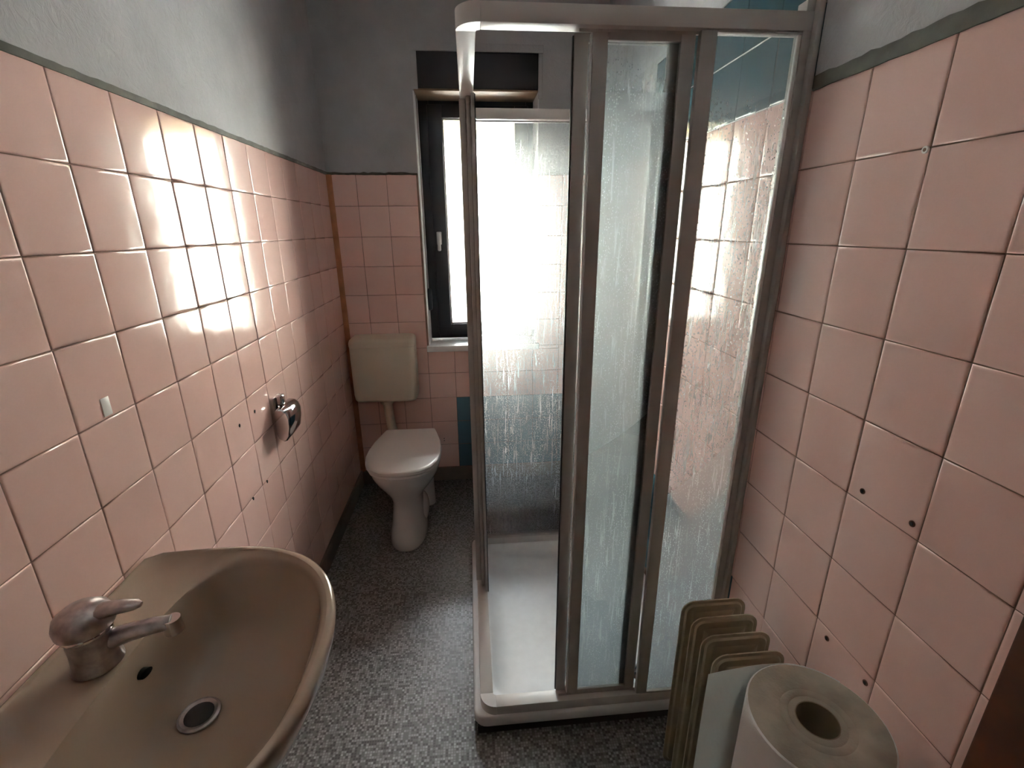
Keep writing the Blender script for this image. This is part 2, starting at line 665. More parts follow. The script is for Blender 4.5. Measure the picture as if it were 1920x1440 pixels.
bm = bmesh.new()
YC = -2.232                      # door casing starts here on the right wall
bx(bm, W + 0.0022, W + 0.12, YC - 0.01, 0.4, 0, ZT, 0)
bx(bm, W - 0.001, W + 0.12, YC - 0.01, -1.608, ZT, Z_CEIL, 1)
bx(bm, W - 0.001, W + 0.12, -0.699, 0.4, ZT, Z_CEIL, 1)
bx(bm, W + 0.0022, W + 0.12, -1.608, -0.699, ZT, ZT + 2 * P, 0)
bx(bm, W - 0.001, W + 0.12, -1.608, -0.699, ZT + 2 * P, Z_CEIL, 1)
bx(bm, W - 0.001, W + 0.12, Y_NEAR - 0.1, YC - 0.01, 2.05, Z_CEIL, 1)
bx(bm, W + 0.08, W + 0.12, Y_NEAR - 0.1, YC - 0.01, 0, 2.05, 1)
wall_right = struct(obj('wall_right', bm, ['grout', 'plaster'], smooth=False))
yr = [0.0] + [-(0.6151 + n) * P for n in range(14)] + [-2.208, YC]
for n in range(len(yr) - 1):
    for k in range(11):
        inside = yr[n + 1] > -1.615
        put_tile(wall_right, 'R', yr[n + 1], yr[n], ROWZ[k + 1], ROWZ[k], 'blue' if (k >= 8 and inside) else 'pink')
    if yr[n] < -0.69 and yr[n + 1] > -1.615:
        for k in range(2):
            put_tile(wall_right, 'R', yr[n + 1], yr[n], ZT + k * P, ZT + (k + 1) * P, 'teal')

for zz in (ZT, ZT + P):
    bm = bmesh.new()
    bx(bm, W - 0.0004, W + 0.003, -1.606, -0.700, zz - 0.0013, zz + 0.0013)
    obj('pale_joint', bm, 'gasket', wall_right, smooth=False)

bm = bmesh.new()
bx(bm, -0.12, W + 0.12, Y_NEAR - 0.1, Y_NEAR, 0, Z_CEIL)
struct(obj('wall_front', bm, 'plaster', smooth=False))
d2 = struct(obj('fill_cut_panel', bbox(0.30, 1.20, Y_NEAR, Y_NEAR + 0.04, 0.004, 2.03, 0.004), 'wood'))  # added dark door panel behind the camera, unseen, cuts fill light
obj('panel_handle', tube([(0.38, Y_NEAR + 0.04, 1.05), (0.38, Y_NEAR + 0.09, 1.05), (0.42, Y_NEAR + 0.095, 1.05), (0.50, Y_NEAR + 0.095, 1.05)], 0.009, 10), 'chrome', d2)


# drill holes, dowels in the tiles
def drill(wall, side, a, z, r=0.0035, slant=1.3):
    bm = bmesh.new()
    pts = [(r * math.cos(2 * PI * i / 10), slant * r * math.sin(2 * PI * i / 10)) for i in range(10)]
    f = {'L': lambda p, d: (0.0004 + d, a + p[0], z + p[1]), 'R': lambda p, d: (W - 0.0004 - d, a + p[0], z + p[1]), 'B': lambda p, d: (a + p[0], -0.0004 - d, z + p[1])}[side]
    a1 = ring(bm, [f(p, 0.0006) for p in pts])
    a0 = ring(bm, [f(p, -0.002) for p in pts])
    bridge(bm, a0, a1)
    bm.faces.new(a1)
    return obj('drill_hole', bm, 'dark', wall, smooth=False)


for a, z in ((-1.2881, 0.9373), (-1.1804, 0.9403), (-1.2934, 0.6916), (-1.1855, 0.6904)):
    drill(wall_left, 'L', a, z, 0.0045, 1.2)
M['rust'] = plain('rusty_plug', (0.14, 0.06, 0.035), 0.8)
for a, z in ((-1.9446, 1.021), (-2.0481, 1.0216), (-1.9484, 0.6756), (-2.049, 0.6746)):
    bm = tube([(W - 0.0003, a, z), (W - 0.0016, a, z)], 0.0055, 12)
    pg = obj('wall_plug', bm, 'rust', wall_right)
    d = drill(wall_right, 'R', a, z, 0.003, 1.2)
    d.location = (-0.0016, 0, 0)
for z in (0.2815, 0.2673):
    drill(wall_back, 'B', 0.512, z, 0.003, 1.0)
bm = tube([(W - 0.001, -1.9063, 1.601), (W - 0.004, -1.9063, 1.601)], 0.0055, 14)
obj('wall_plug', bm, 'lid', wall_right)
bm = tube([(W - 0.004, -1.9063, 1.601), (W - 0.0045, -1.9063, 1.601)], 0.0028, 10)
obj('plug_hole', bm, 'grout', wall_right)


# painted ragged edge where plaster meets the tiles
def edge_strip(name, side, a0, a1, z=ZT, h=0.016, jag=0.003):
    bm = bmesh.new()
    n = max(4, int(abs(a1 - a0) / 0.02))
    lo, hi, lob, hib = [], [], [], []
    for i in range(n + 1):
        a = a0 + (a1 - a0) * i / n
        zl = z - 0.003 + random.uniform(-jag, jag) * 0.4
        zh = z + h * 0.8 + random.uniform(-jag, jag)
        f = {'L': lambda d: (d, a), 'R': lambda d: (W - d, a), 'B': lambda d: (a, -d)}[side]
        for lst, zz, d in ((lob, zl, -0.001), (lo, zl, 0.0035), (hi, zh, 0.004), (hib, zh, -0.001)):
            p = f(d)
            lst.append(bm.verts.new((p[0], p[1], zz)))
    bridge(bm, lob, lo, False)
    bridge(bm, lo, hi, False)
    bridge(bm, hi, hib, False)
    return struct(obj(name, bm, 'edge_paint', smooth=False))


edge_strip('trim_1', 'L', Y_NEAR, -0.002, h=0.013, jag=0.0012)
edge_strip('trim_2', 'B', 0.002, HX0 - 0.002, h=0.010)
edge_strip('trim_3', 'B', HX1 + 0.02, W - 0.002, h=0.010)
edge_strip('trim_4', 'R', -2.24, -1.61, h=0.030, jag=0.0025)
edge_strip('trim_5', 'R', -0.695, -0.004, h=0.012)

# orange-brown sealed corner, left of the toilet
bm = bmesh.new()
prof = [(0.0, 0.0), (0.0, -0.012), (0.005, -0.011), (0.014, -0.008), (0.022, -0.004), (0.026, 0.0)]
a = ring(bm, [(x, y, 0.085) for x, y in prof])
b_ = ring(bm, [(x, y, ZT - 0.002) for x, y in prof])
bridge(bm, a, b_)
bm.faces.new(a[::-1])
bm.faces.new(b_)
struct(obj('trim_6', bm, 'corner'))

# skirting
struct(obj('baseboard_left', bbox(0.0, 0.010, -2.85, -0.011, 0, 0.098, 0.003), 'base'))
struct(obj('baseboard_back', bbox(0.011, W - 0.011, -0.010, 0.0, 0, 0.087, 0.003), 'base'))
struct(obj('baseboard_right', bbox(W - 0.010, W, -0.69, -0.011, 0, 0.087, 0.003), 'base'))

# ------------------------------------------------------------------ window
win = bpy.data.objects.new('window_1', None)
COL.objects.link(win)
struct(win, 'dark framed casement window above the toilet')
FY0, FY1 = 0.195, 0.265


def frame_piece(name, x0, x1, z0, z1, y0, y1, mat='win_frame', bev=0.004):
    return obj(name, bbox(x0, x1, y0, y1, z0, z1, bev), mat, win)


frame_piece('frame_side', HX0 + 0.001, 0.512, 0.862, 2.135, FY0, FY1)
frame_piece('frame_side', 1.030, HX1 - 0.001, 0.862, 2.135, FY0, FY1)
frame_piece('frame_head', 0.512, 1.030, 2.085, 2.135, FY0, FY1)
frame_piece('frame_bottom', 0.512, 1.030, 0.862, 0.90, FY0, FY1)
frame_piece('sash_side', 0.504, 0.580, 0.885, 2.110, FY0 - 0.018, FY1 - 0.02)
frame_piece('sash_side', 0.968, 1.040, 0.885, 2.110, FY0 - 0.018, FY1 - 0.02)
frame_piece('sash_head', 0.580, 0.968, 2.048, 2.110, FY0 - 0.018, FY1 - 0.02)
frame_piece('sash_bottom', 0.580, 0.968, 0.885, 0.948, FY0 - 0.018, FY1 - 0.02)
frame_piece('glazing_bead', 0.580, 0.588, 0.948, 2.048, 0.19, 0.21, 'handle', 0.002)
frame_piece('glazing_bead', 0.588, 0.968, 2.040, 2.048, 0.19, 0.21, 'handle', 0.002)
frame_piece('glazing_bead', 0.588, 0.968, 0.948, 0.956, 0.19, 0.21, 'handle', 0.002)
o = obj('pane', bbox(0.578, 0.970, 0.214, 0.230, 0.946, 2.050), 'glass', win, smooth=False)
# handle
hd = obj('handle', merge(bbox(0.521, 0.549, 0.168, 0.178, 1.405, 1.475, 0.004), tube([(0.535, 0.172, 1.455), (0.535, 0.142, 1.455)], 0.009, 12), bbox(0.526, 0.545, 0.128, 0.146, 1.372, 1.468, 0.006)), 'handle', win)
# reveals and sill
for xa, xb in ((HX0 - 0.0005, HX0 + 0.004), (HX1 - 0.004, HX1 + 0.0005)):
    obj('reveal', bbox(xa, xb, -0.0015, FY0, 0.861, 2.128), 'white_paint', win, smooth=False)
obj('window_sill', bbox(0.445, 1.085, -0.022, 0.199, 0.827, 0.861, 0.004), 'sill', win)
obj('outer_sill', bbox(HX0 + 0.002, HX1 - 0.002, 0.262, 0.42, 0.83, 0.862, 0.003), 'win_frame', win)

# roller shutter box above the window
sb = thing('shutter_box', 'dark roller shutter box cover set into the wall above the window', 'shutter box', (0.77, 0, 2.13))
obj('cover_panel', bbox(0.482, 1.068, -0.004, 0.012, 2.140, 2.294, 0.002), 'shutter', sb)
obj('bottom_board', bbox(0.460, 1.068, 0.0, 0.200, 2.130, 2.1395, 0.002), 'shutter_under', sb)
obj('box_body', bbox(0.458, 1.069, 0.0125, 0.26, 2.1397, 2.297), 'shutter', sb)
bm = merge(bbox(0.452, 1.092, -0.010, 0.002, 2.2945, 2.328, 0.003), bbox(0.452, 0.4815, -0.006, 0.002, 2.135, 2.2945, 0.002), bbox(1.0685, 1.090, -0.006, 0.002, 2.10, 2.2945, 0.002))
obj('surround', bm, 'plaster', sb)

# shutter curtain, let down a little outside the glass
for k in range(2):
    zc = 1.99 + 0.052 * k
    bm = loft([[(x, 0.292 + 0.006 * math.cos(q), zc + 0.0255 * math.sin(q)) for q in [2 * PI * i / 12 for i in range(12)]] for x in (0.462, 1.066)])
    obj('shutter_slat', bm, 'slat', sb, angle=60)

# strap winder on the left reveal
sw = thing('strap_winder', 'dark grey shutter strap winder on the left window reveal', 'strap winder', (0.462, 0.09, 1.11))
bm = loft([[(x, 0.095 + 0.03 * ky * math.cos(q), 1.108 + 0.062 * kz * math.sin(q)) for q in [2 * PI * i / 20 for i in range(20)]] for x, ky, kz in ((0.4592, 1.0, 1.0), (0.472, 1.0, 1.0), (0.480, 0.85, 0.92), (0.483, 0.6, 0.75))])
obj('winder_case', bm, 'win_frame', sw)
obj('strap', bbox(0.4592, 0.4612, 0.086, 0.104, 1.165, 2.126), 'base', sw, smooth=False)

# outdoors: added unseen house front that holds back low daylight, and the ground
o = obj('daylight_blocker', bbox(-9, 11, 6.0, 9.0, -0.35, 5.6), 'blocker_beige', smooth=False)
struct(o)
o = obj('yard_ground', bbox(-30, 30, 0.45, 60, -0.45, -0.35), 'ground_out', smooth=False)
struct(o)

# ------------------------------------------------------------------ door casing at the right edge
dr = bpy.data.objects.new('door_1', None)
COL.objects.link(dr)
struct(dr, 'dark red-brown wooden door casing at the right edge')
obj('casing', bbox(W - 0.022, W + 0.078, -2.305, YC, 0, 2.06, 0.004), 'wood', dr)
obj('casing', bbox(W - 0.022, W + 0.078, Y_NEAR + 0.002, -2.306, 1.99, 2.06, 0.004), 'wood', dr)
obj('door_leaf', bbox(W + 0.01, W + 0.05, Y_NEAR + 0.002, -2.306, 0.004, 1.988, 0.003), 'wood', dr)

# ------------------------------------------------------------------ shower tray
TX0, TX1, TY0, TY1 = 0.666, W - 0.001, -1.598, -0.700
st = thing('shower_tray', 'low white acrylic shower tray on a plinth coloured dark as its shadow gap against the right wall', 'shower tray', ((TX0 + TX1) / 2, (TY0 + TY1) / 2, 0))
R4 = [0.04, 0.012, 0.012, 0.04]


def ins(d, z, r=None):
    rr = r if r is not None else [max(0.004, q - d) for q in R4]
    return rrect(TX0 + d, TX1 - d, TY0 + d, TY1 - d, rr, z, 6)


loops = [ins(0.004, 0.030), ins(0.0, 0.034), ins(0.0, 0.060), ins(0.003, 0.067), ins(0.009, 0.070), ins(0.062, 0.070, 0.06), ins(0.068, 0.067, 0.06), ins(0.078, 0.056, 0.07), ins(0.094, 0.045, 0.08), ins(0.125, 0.0385, 0.09), ins(0.20, 0.0365, 0.09), ins(0.30, 0.0355, 0.05)]
obj('tray_body', loft(loops), 'tray', st, angle=50)
obj('plinth', bbox(TX0 + 0.010, TX1, TY0 + 0.006, TY1 - 0.012, 0, 0.030), 'plinth', st, smooth=False)
DX, DY = 1.262, -1.478
obj('drain_cover', lathe([(0.056, 0.037), (0.056, 0.041), (0.050, 0.049), (0.037, 0.057), (0.018, 0.061), (0.003, 0.062)], DX, DY, 32), 'chrome', st)

# ------------------------------------------------------------------ shower enclosure
se = thing('shower_enclosure', 'framed glass shower cabin with sliding panels and wet streaked panes', 'shower cabin', ((TX0 + TX1) / 2, (TY0 + TY1) / 2, 0.07))
EX0, EX1 = 0.687, W - 0.001
EY0, EY1 = -1.592, -0.722        # outer front, outer back
RW = 0.040                       # rail width
ZB0, ZB1, ZU0, ZU1 = 0.0705, 0.104, 1.862, 1.896


def corner_piece(name, cx, cy, a0, z0, z1, mat):
    """quarter ring joining two rails"""
    bm = bmesh.new()
    r0, r1, n = 0.008, 0.048, 8
    lo_i, lo_o, hi_i, hi_o = [], [], [], []
    for i in range(n + 1):
        q = a0 + 0.5 * PI * i / n
        c, s = math.cos(q), math.sin(q)
        lo_i.append(bm.verts.new((cx + r0 * c, cy + r0 * s, z0)))
        lo_o.append(bm.verts.new((cx + r1 * c, cy + r1 * s, z0)))
        hi_i.append(bm.verts.new((cx + r0 * c, cy + r0 * s, z1)))
        hi_o.append(bm.verts.new((cx + r1 * c, cy + r1 * s, z1)))
    for a, b in ((lo_i, lo_o), (lo_o, hi_o), (hi_o, hi_i), (hi_i, lo_i)):
        bridge(bm, a, b, False)
    for k in (0, -1):
        bm.faces.new((lo_i[k], lo_o[k], hi_o[k], hi_i[k]))
    return obj(name, bm, mat, se)


for z0, z1, nm in ((ZB0, ZB1, 'bottom'), (ZU0, ZU1, 'top')):
    obj(nm + '_rail', bbox(EX0 + 0.048, EX1, EY0, EY0 + RW, z0, z1, 0.002), 'alu_white', se)
    obj(nm + '_rail', bbox(EX0, EX0 + RW, EY0 + 0.048, EY1 - 0.048, z0, z1, 0.002), 'alu_white', se)
    obj(nm + '_rail', bbox(EX0 + 0.048, EX1, EY1 - RW, EY1, z0, z1, 0.002), 'alu_white', se)
    corner_piece(nm + '_corner', EX0 + 0.048, EY0 + 0.048, PI, z0, z1, 'alu_white')
    corner_piece(nm + '_corner', EX0 + 0.048, EY1 - 0.048, PI / 2, z0, z1, 'alu_white')
    # track lips along the rails' middle
    zz0, zz1 = (z1, z1 + 0.006) if nm == 'bottom' else (z0 - 0.005, z0)
    obj('track', bbox(0.93, EX1 - 0.03, EY0 + 0.0185, EY0 + 0.0205, zz0, zz1), 'alu', se, smooth=False)
# wall profiles
obj('wall_profile', merge(bbox(W - 0.030, W - 0.001, EY0 + 0.001, EY0 + 0.032, ZB1, ZU1 + 0.02, 0.002), bbox(W - 0.013, W - 0.0005, EY0 - 0.014, EY0 + 0.003, ZB0, ZU1 + 0.02, 0.002)), 'alu', se)
obj('wall_profile', bbox(W - 0.028, W - 0.001, EY1 - 0.036, EY1 - 0.006, ZB1, ZU1, 0.002), 'alu', se)
obj('corner_post', bbox(EX0 + 0.004, EX0 + 0.034, EY1 - 0.044, EY1 - 0.010, ZB1, ZU0, 0.003), 'alu', se)

wet = [wet_glass('wet_glass_%s' % n, s, h, a, i) for n, s, h, a, i in (('fixed', 1.0, 0.25, 0.45, 1.9), ('middle', 2.3, 0.54, 0.45, 2.0), ('inner', 3.1, 0.10, 0.6, 2.0), ('back', 4.7, 0.22, 0.7, 1.8), ('side', 5.9, 0.1, 0.5, 1.8))]


def pane(parent, axis, a0, a1, c, z0, z1, wmat, t=0.004, wet_side=1):
    """thin glass sheet; the side facing the shower's inside carries the water marks (slot 1)"""
    bm = bmesh.new()
    if axis == 'x':
        v, fs = bx(bm, a0, a1, c - t / 2, c + t / 2, z0, z1)
        fi = 4 if wet_side > 0 else 2
    else:
        v, fs = bx(bm, c - t / 2, c + t / 2, a0, a1, z0, z1)
        fi = 3 if wet_side > 0 else 5
    fs[fi].material_index = 1
    return obj('pane', bm, ['pane_edge', wmat], parent, smooth=False)


def panel(name, axis, a0, a1, c, wmat, s0, s1, z0=ZB1 + 0.002, z1=ZU0 - 0.002, d=0.014, wet_side=1, rail=0.016, mat='alu'):
    """framed panel: stiles of width s0 / s1, rails, pane"""
    e = bpy.data.objects.new(name, None)
    COL.objects.link(e)
    e.parent = se
    e.matrix_parent_inverse = se.matrix_basis.inverted()
    e.empty_display_size = 0.02

    def b(nm, p0, p1, q0, q1, m=mat, dd=d, bev=0.002):
        if axis == 'x':
            return obj(nm, bbox(p0, p1, c - dd / 2, c + dd / 2, q0, q1, bev), m, e)
        return obj(nm, bbox(c - dd / 2, c + dd / 2, p0, p1, q0, q1, bev), m, e)
    if s0:
        b('stile', a0, a0 + s0, z0, z1)
    if s1:
        b('stile', a1 - s1, a1, z0, z1)
    if rail:
        b('panel_rail', a0 + s0, a1 - s1, z0, z0 + rail)
        b('panel_rail', a0 + s0, a1 - s1, z1 - rail, z1)
    pane(e, axis, a0 + s0 - 0.002 if s0 else a0, a1 - s1 + 0.002 if s1 else a1, c, z0 + rail * 0.9, z1 - rail * 0.9, wmat, wet_side=wet_side)
    return e


# front: fixed panel in the outer track, two sliders stacked behind it
e = panel('fixed_panel', 'x', 1.171, W - 0.030, -1.5835, wet[0], 0.034, 0.0, d=0.016, rail=0.004)
obj('seal_strip', bbox(W - 0.0375, W - 0.0302, -1.588, -1.581, ZB1 + 0.003, ZU0 - 0.003, 0.001), 'gasket', e)
e = panel('sliding_panel', 'x', 0.958, 1.169, -1.5665, wet[1], 0.031, 0.030, d=0.013)
obj('seal_strip', bbox(0.9535, 0.9575, -1.571, -1.563, ZB1 + 0.006, ZU0 - 0.006, 0.001), 'gasket', e)
e = panel('sliding_panel', 'x', 0.924, 1.150, -1.5515, wet[2], 0.029, 0.030, d=0.013)
obj('seal_strip', bbox(0.9205, 0.9235, -1.556, -1.547, ZB1 + 0.006, ZU0 - 0.006, 0.001), 'rubber', e)
# left side: panels pushed back towards the window
panel('fixed_panel', 'y', -1.040, -0.768, 0.694, wet[4], 0.03, 0.0, d=0.019, rail=0.004)
panel('sliding_panel', 'y', -1.075, -0.800, 0.7115, wet[4], 0.03, 0.028, d=0.012)
e = panel('sliding_panel', 'y', -1.110, -0.830, 0.7255, wet[4], 0.03, 0.028, d=0.012)
obj('seal_strip', bbox(0.7290, 0.7325, -1.114, -1.1105, ZB1 + 0.006, ZU0 - 0.006, 0.001), 'rubber', e)
# back: one wide fixed pane
panel('back_panel', 'x', EX0 + 0.036, W - 0.028, EY1 - 0.022, wet[3], 0.0, 0.0, d=0.012, rail=0.006, wet_side=-1)

# ------------------------------------------------------------------ toilet
TC = 0.345
to = thing('toilet', 'white floor-standing toilet with closed lid below the cream cistern', 'toilet', (TC, -0.45, 0))


def egg(cx, a, yb, yf, z, n=40, sq=2.3):
    """egg shaped plan loop: widest behind the middle, yf front (towards camera), yb back"""
    yc = yb + (yf - yb) * 0.52
    pts = []
    for i in range(n):
        q = 2 * PI * i / n
        c, s = math.cos(q), math.sin(q)
        x = a * math.copysign(abs(c) ** (2 / sq), c)
        ln = abs(yf - yc) if s < 0 else abs(yb - yc)
        y = yc + ln * math.copysign(abs(s) ** (2 / sq), s)
        pts.append((cx + x, y, z))
    return pts


lv = [(0.0, 0.090, -0.30, -0.685), (0.012, 0.094, -0.30, -0.690), (0.05, 0.088, -0.31, -0.680), (0.10, 0.079, -0.32, -0.655), (0.16, 0.074, -0.32, -0.625), (0.205, 0.076, -0.31, -0.610), (0.24, 0.090, -0.29, -0.618), (0.28, 0.121, -0.265, -0.640), (0.32, 0.150, -0.24, -0.664), (0.355, 0.167, -0.215, -0.681), (0.385, 0.176, -0.20, -0.689), (0.396, 0.177, -0.195, -0.690), (0.400, 0.172, -0.20, -0.685)]
bowl = loft([egg(TC, a, yb, yf, z) for z, a, yb, yf in lv])
# trap bulge on the right of the foot
tr = bmesh.new()
bmesh.ops.create_uvsphere(tr, u_segments=20, v_segments=12, radius=1.0, matrix=Matrix.Translation((0.402, -0.43, 0.085)) @ Matrix.Diagonal((0.042, 0.105, 0.085, 1)))
obj('bowl', merge(bowl, tr), 'white_cer', to, angle=60)
obj('inlet', tube([(0.290, -0.157, 0.337), (0.315, -0.180, 0.336), (0.335, -0.22, 0.335), (0.34, -0.27, 0.33)], 0.026, 16), 'white_cer', to)
obj('outlet_pipe', tube([(0.372, -0.34, 0.215), (0.405, -0.29, 0.215), (0.415, -0.255, 0.19), (0.415, -0.245, 0.12), (0.415, -0.245, 0.001)], [0.036, 0.042, 0.045, 0.045, 0.048], 18), 'white_cer', to)


def seat_outline(grow, z, yb=-0.205, yf=-0.70):
    ctl = [(0.134, yb), (0.150, -0.27), (0.170, -0.36), (0.180, -0.44), (0.181, -0.51), (0.170, -0.585), (0.140, -0.648), (0.095, -0.685), (0.048, -0.700), (0.0, -0.704)]
    pts = [(x + grow * (1 if x > 0.02 else x / 0.02), y - grow * (0.0 if y > -0.5 else (-(y + 0.5)) / 0.2)) for x, y in ctl]
    half = pts
    full = [(TC + x, y, z) for x, y in half] + [(TC - x, y, z) for x, y in half[-2::-1]]
    return full


obj('seat', loft([seat_outline(-0.004, 0.402), seat_outline(-0.002, 0.405), seat_outline(-0.002, 0.415), seat_outline(-0.005, 0.417)]), 'lid', to, angle=40)
obj('lid', loft([seat_outline(-0.004, 0.4185), seat_outline(0.001, 0.421), seat_outline(0.001, 0.433), seat_outline(-0.003, 0.438), seat_outline(-0.014, 0.440)]), 'lid', to, angle=40)
for s in (-1, 1):
    obj('hinge', tube([(TC + s * 0.075 - 0.02, -0.196, 0.422), (TC + s * 0.075 + 0.02, -0.196, 0.422)], 0.010, 12), 'lid', to)

ci = thing('cistern', 'cream plastic cistern mounted on the pink tiles above the toilet', 'cistern', (0.21, -0.07, 0.575))


def cis(z, g, y0=-0.135):
    return rrect(0.040 + g, 0.386 - g, y0 + g, -0.004, [0.030, 0.030, 0.004, 0.004], z, 6)


obj('tank', loft([cis(0.572, 0.022), cis(0.577, 0.010), cis(0.590, 0.003), cis(0.62, 0.0), cis(0.885, 0.0), cis(0.888, 0.002)]), 'cream', ci, angle=50)
obj('tank_lid', loft([cis(0.8885, 0.002, -0.137), cis(0.891, -0.001, -0.137), cis(0.912, -0.001, -0.137), cis(0.926, 0.003, -0.137), cis(0.934, 0.012, -0.137), cis(0.937, 0.026, -0.137)]), 'cream', ci, angle=50)
obj('flush_pipe', tube([(0.207, -0.068, 0.574), (0.210, -0.068, 0.52), (0.216, -0.069, 0.44), (0.221, -0.072, 0.40), (0.231, -0.080, 0.368), (0.250, -0.093, 0.346), (0.272, -0.106, 0.338)], 0.026, 18), 'cream', ci)
obj('pipe_nut', lathe([(0.036, 0.548), (0.038, 0.552), (0.038, 0.566), (0.042, 0.5715)], 0.207, -0.068, 20), 'cream', ci)

# ------------------------------------------------------------------ washbasin
BC = -2.045
wb = thing('washbasin', 'beige ceramic washbasin hung on the left wall', 'washbasin', (0.0, BC, 0.62))
OX = 0.235


def rD(q, hw=0.300, fx=0.447, x0=0.0035):
    """radius of the D-shaped outline around (OX, BC)"""
    c, s = math.cos(q), math.sin(q)
    lo, hi = 0.0, 0.7
    for _ in range(40):
        r = (lo + hi) / 2
        x, y = OX + r * c, r * s
        if x < x0:
            ok = False
        elif x < 0.17:
            w = hw * (1 - 0.035 * ((0.17 - x) / 0.17) ** 2)
            ok = abs(y) < w
        else:
            ok = (abs(y) / hw) ** 2.25 + ((x - 0.17) / (fx - 0.17)) ** 2.25 < 1
        if ok:
            lo = r
        else:
            hi = r
    return lo


def rB(q, f=1.0):
    """bowl edge radius, flat towards the tap ledge"""
    c, s = math.cos(q), math.sin(q)
    a = 0.182 if c > 0 else 0.118
    e = 2.3 if c > 0 else 3.2
    return f * (abs(c / a) ** e + abs(s / 0.262) ** e) ** (-1 / e)


NB = 72
QS = [2 * PI * i / NB for i in range(NB)]


def basin_loop(rf, zf, sx=0.0, sy=0.0):
    out = []
    for q in QS:
        r = rf(q)
        x, y = OX + sx + r * math.cos(q), BC + sy + r * math.sin(q)
        out.append((max(x, 0.0035), y, zf(x) if callable(zf) else zf))
    return out


def mixr(t, f=1.0):
    return lambda q: rD(q) * (1 - t) + rB(q, f) * t


def ztop(dz):
    return lambda x: 0.845 - dz - (0.006 if 0.03 < x < 0.13 else 0.0)


lp = [basin_loop(lambda q: 0.25 * rD(q), 0.615, -0.09),
      basin_loop(lambda q: 0.50 * rD(q), 0.635, -0.06),
      basin_loop(lambda q: 0.74 * rD(q), 0.69, -0.03),
      basin_loop(lambda q: 0.90 * rD(q), 0.755, -0.008),
      basin_loop(lambda q: 0.975 * rD(q), 0.805),
      basin_loop(lambda q: 0.997 * rD(q), 0.826),
      basin_loop(lambda q: 1.0 * rD(q), 0.836),
      basin_loop(lambda q: rD(q) - 0.0025, 0.8425),
      basin_loop(lambda q: rD(q) - 0.008, 0.845),
      basin_loop(lambda q: min(rD(q) - 0.015, rD(q) * 0.97), ztop(0.0015)),
      basin_loop(mixr(0.35), lambda x: 0.8405 - (0.014 if x < 0.14 else 0.0)),
      basin_loop(mixr(0.75), lambda x: 0.836 - (0.011 if x < 0.16 else 0.0)),
      basin_loop(lambda q: rB(q, 1.0), lambda x: 0.828 - (0.004 if x < 0.16 else 0.0)),
      basin_loop(lambda q: rB(q, 0.99), 0.8205),
      basin_loop(lambda q: rB(q, 0.970), 0.808),
      basin_loop(lambda q: rB(q, 0.93), 0.785, -0.002),
      basin_loop(lambda q: rB(q, 0.86), 0.750, -0.006),
      basin_loop(lambda q: rB(q, 0.74), 0.718, -0.012, 0.008),
      basin_loop(lambda q: rB(q, 0.56), 0.698, -0.02, 0.018),
      basin_loop(lambda q: rB(q, 0.34), 0.688, -0.028, 0.03),
      basin_loop(lambda q: 0.034, 0.684, -0.034, 0.04),
      basin_loop(lambda q: 0.026, 0.681, -0.034, 0.04)]
obj('bowl', loft(lp), 'basin', wb, angle=60)
dx, dy = OX - 0.034, BC + 0.04
dn = obj('drain', lathe([(0.033, 0.6845), (0.033, 0.6875), (0.029, 0.6890), (0.024, 0.6870)], dx, dy, 28), 'dull_chrome', wb)
obj('drain_plug', lathe([(0.0235, 0.6868), (0.021, 0.6885), (0.008, 0.6895)], dx, dy, 24), 'rubber', wb)
# overflow opening in the wall of the bowl below the tap
ov = bmesh.new()
a = ring(ov, [(0.1320 + 0.003 * math.cos(2 * PI * i / 16), BC + 0.047 + 0.011 * math.cos(2 * PI * i / 16), 0.781 + 0.007 * math.sin(2 * PI * i / 16)) for i in range(16)])
b_ = ring(ov, [(0.1200 + 0.003 * math.cos(2 * PI * i / 16), BC + 0.047 + 0.011 * math.cos(2 * PI * i / 16), 0.781 + 0.007 * math.sin(2 * PI * i / 16)) for i in range(16)])
bridge(ov, a, b_)
ov.faces.new(a)
obj('overflow_hole', ov, 'dark', wb)

# ------------------------------------------------------------------ tap
FX, FY = 0.080, -2.014
tp = thing('basin_mixer_tap', 'limescaled chrome single-lever mixer tap on the washbasin ledge', 'tap', (FX, FY, 0.825))
obj('tap_body', lathe([(0.0345, 0.8245), (0.0345, 0.829), (0.0320, 0.834), (0.0305, 0.860), (0.0308, 0.884), (0.0315, 0.888)], FX, FY, 28), 'dull_chrome', tp)
obj('collar', lathe([(0.0330, 0.8882), (0.0330, 0.8935), (0.0320, 0.895)], FX, FY, 28), 'chrome', tp)
obj('cartridge_cap', lathe([(0.0340, 0.8952), (0.0385, 0.899), (0.0395, 0.911), (0.0355, 0.924), (0.024, 0.933), (0.007, 0.937)], FX, FY, 28), 'dull_chrome', tp)
ld = Vector((0.995, 0.10, 0))
lev = []
for t_, w_, h_, z_ in ((0.0, 0.018, 0.011, 0.918), (0.026, 0.018, 0.010, 0.923), (0.052, 0.015, 0.008, 0.926), (0.076, 0.011, 0.006, 0.926), (0.084, 0.005, 0.003, 0.9255)):
    cpt = Vector((FX, FY, z_)) + ld * t_
    sd = Vector((-ld.y, ld.x, 0))
    lev.append([tuple(cpt + sd * (w_ * math.cos(2 * PI * i / 14)) + Vector((0, 0, h_ * math.sin(2 * PI * i / 14)))) for i in range(14)])
obj('lever', loft(lev), 'dull_chrome', tp, angle=60)
sdir = Vector((0.965, 0.26, 0)).normalized()
p0 = Vector((FX, FY, 0.864)) + sdir * 0.022
sp_ = [p0, p0 + sdir * 0.03 + Vector((0, 0, 0.004)), p0 + sdir * 0.062 + Vector((0, 0, 0.006)), p0 + sdir * 0.086 + Vector((0, 0, 0.004))]
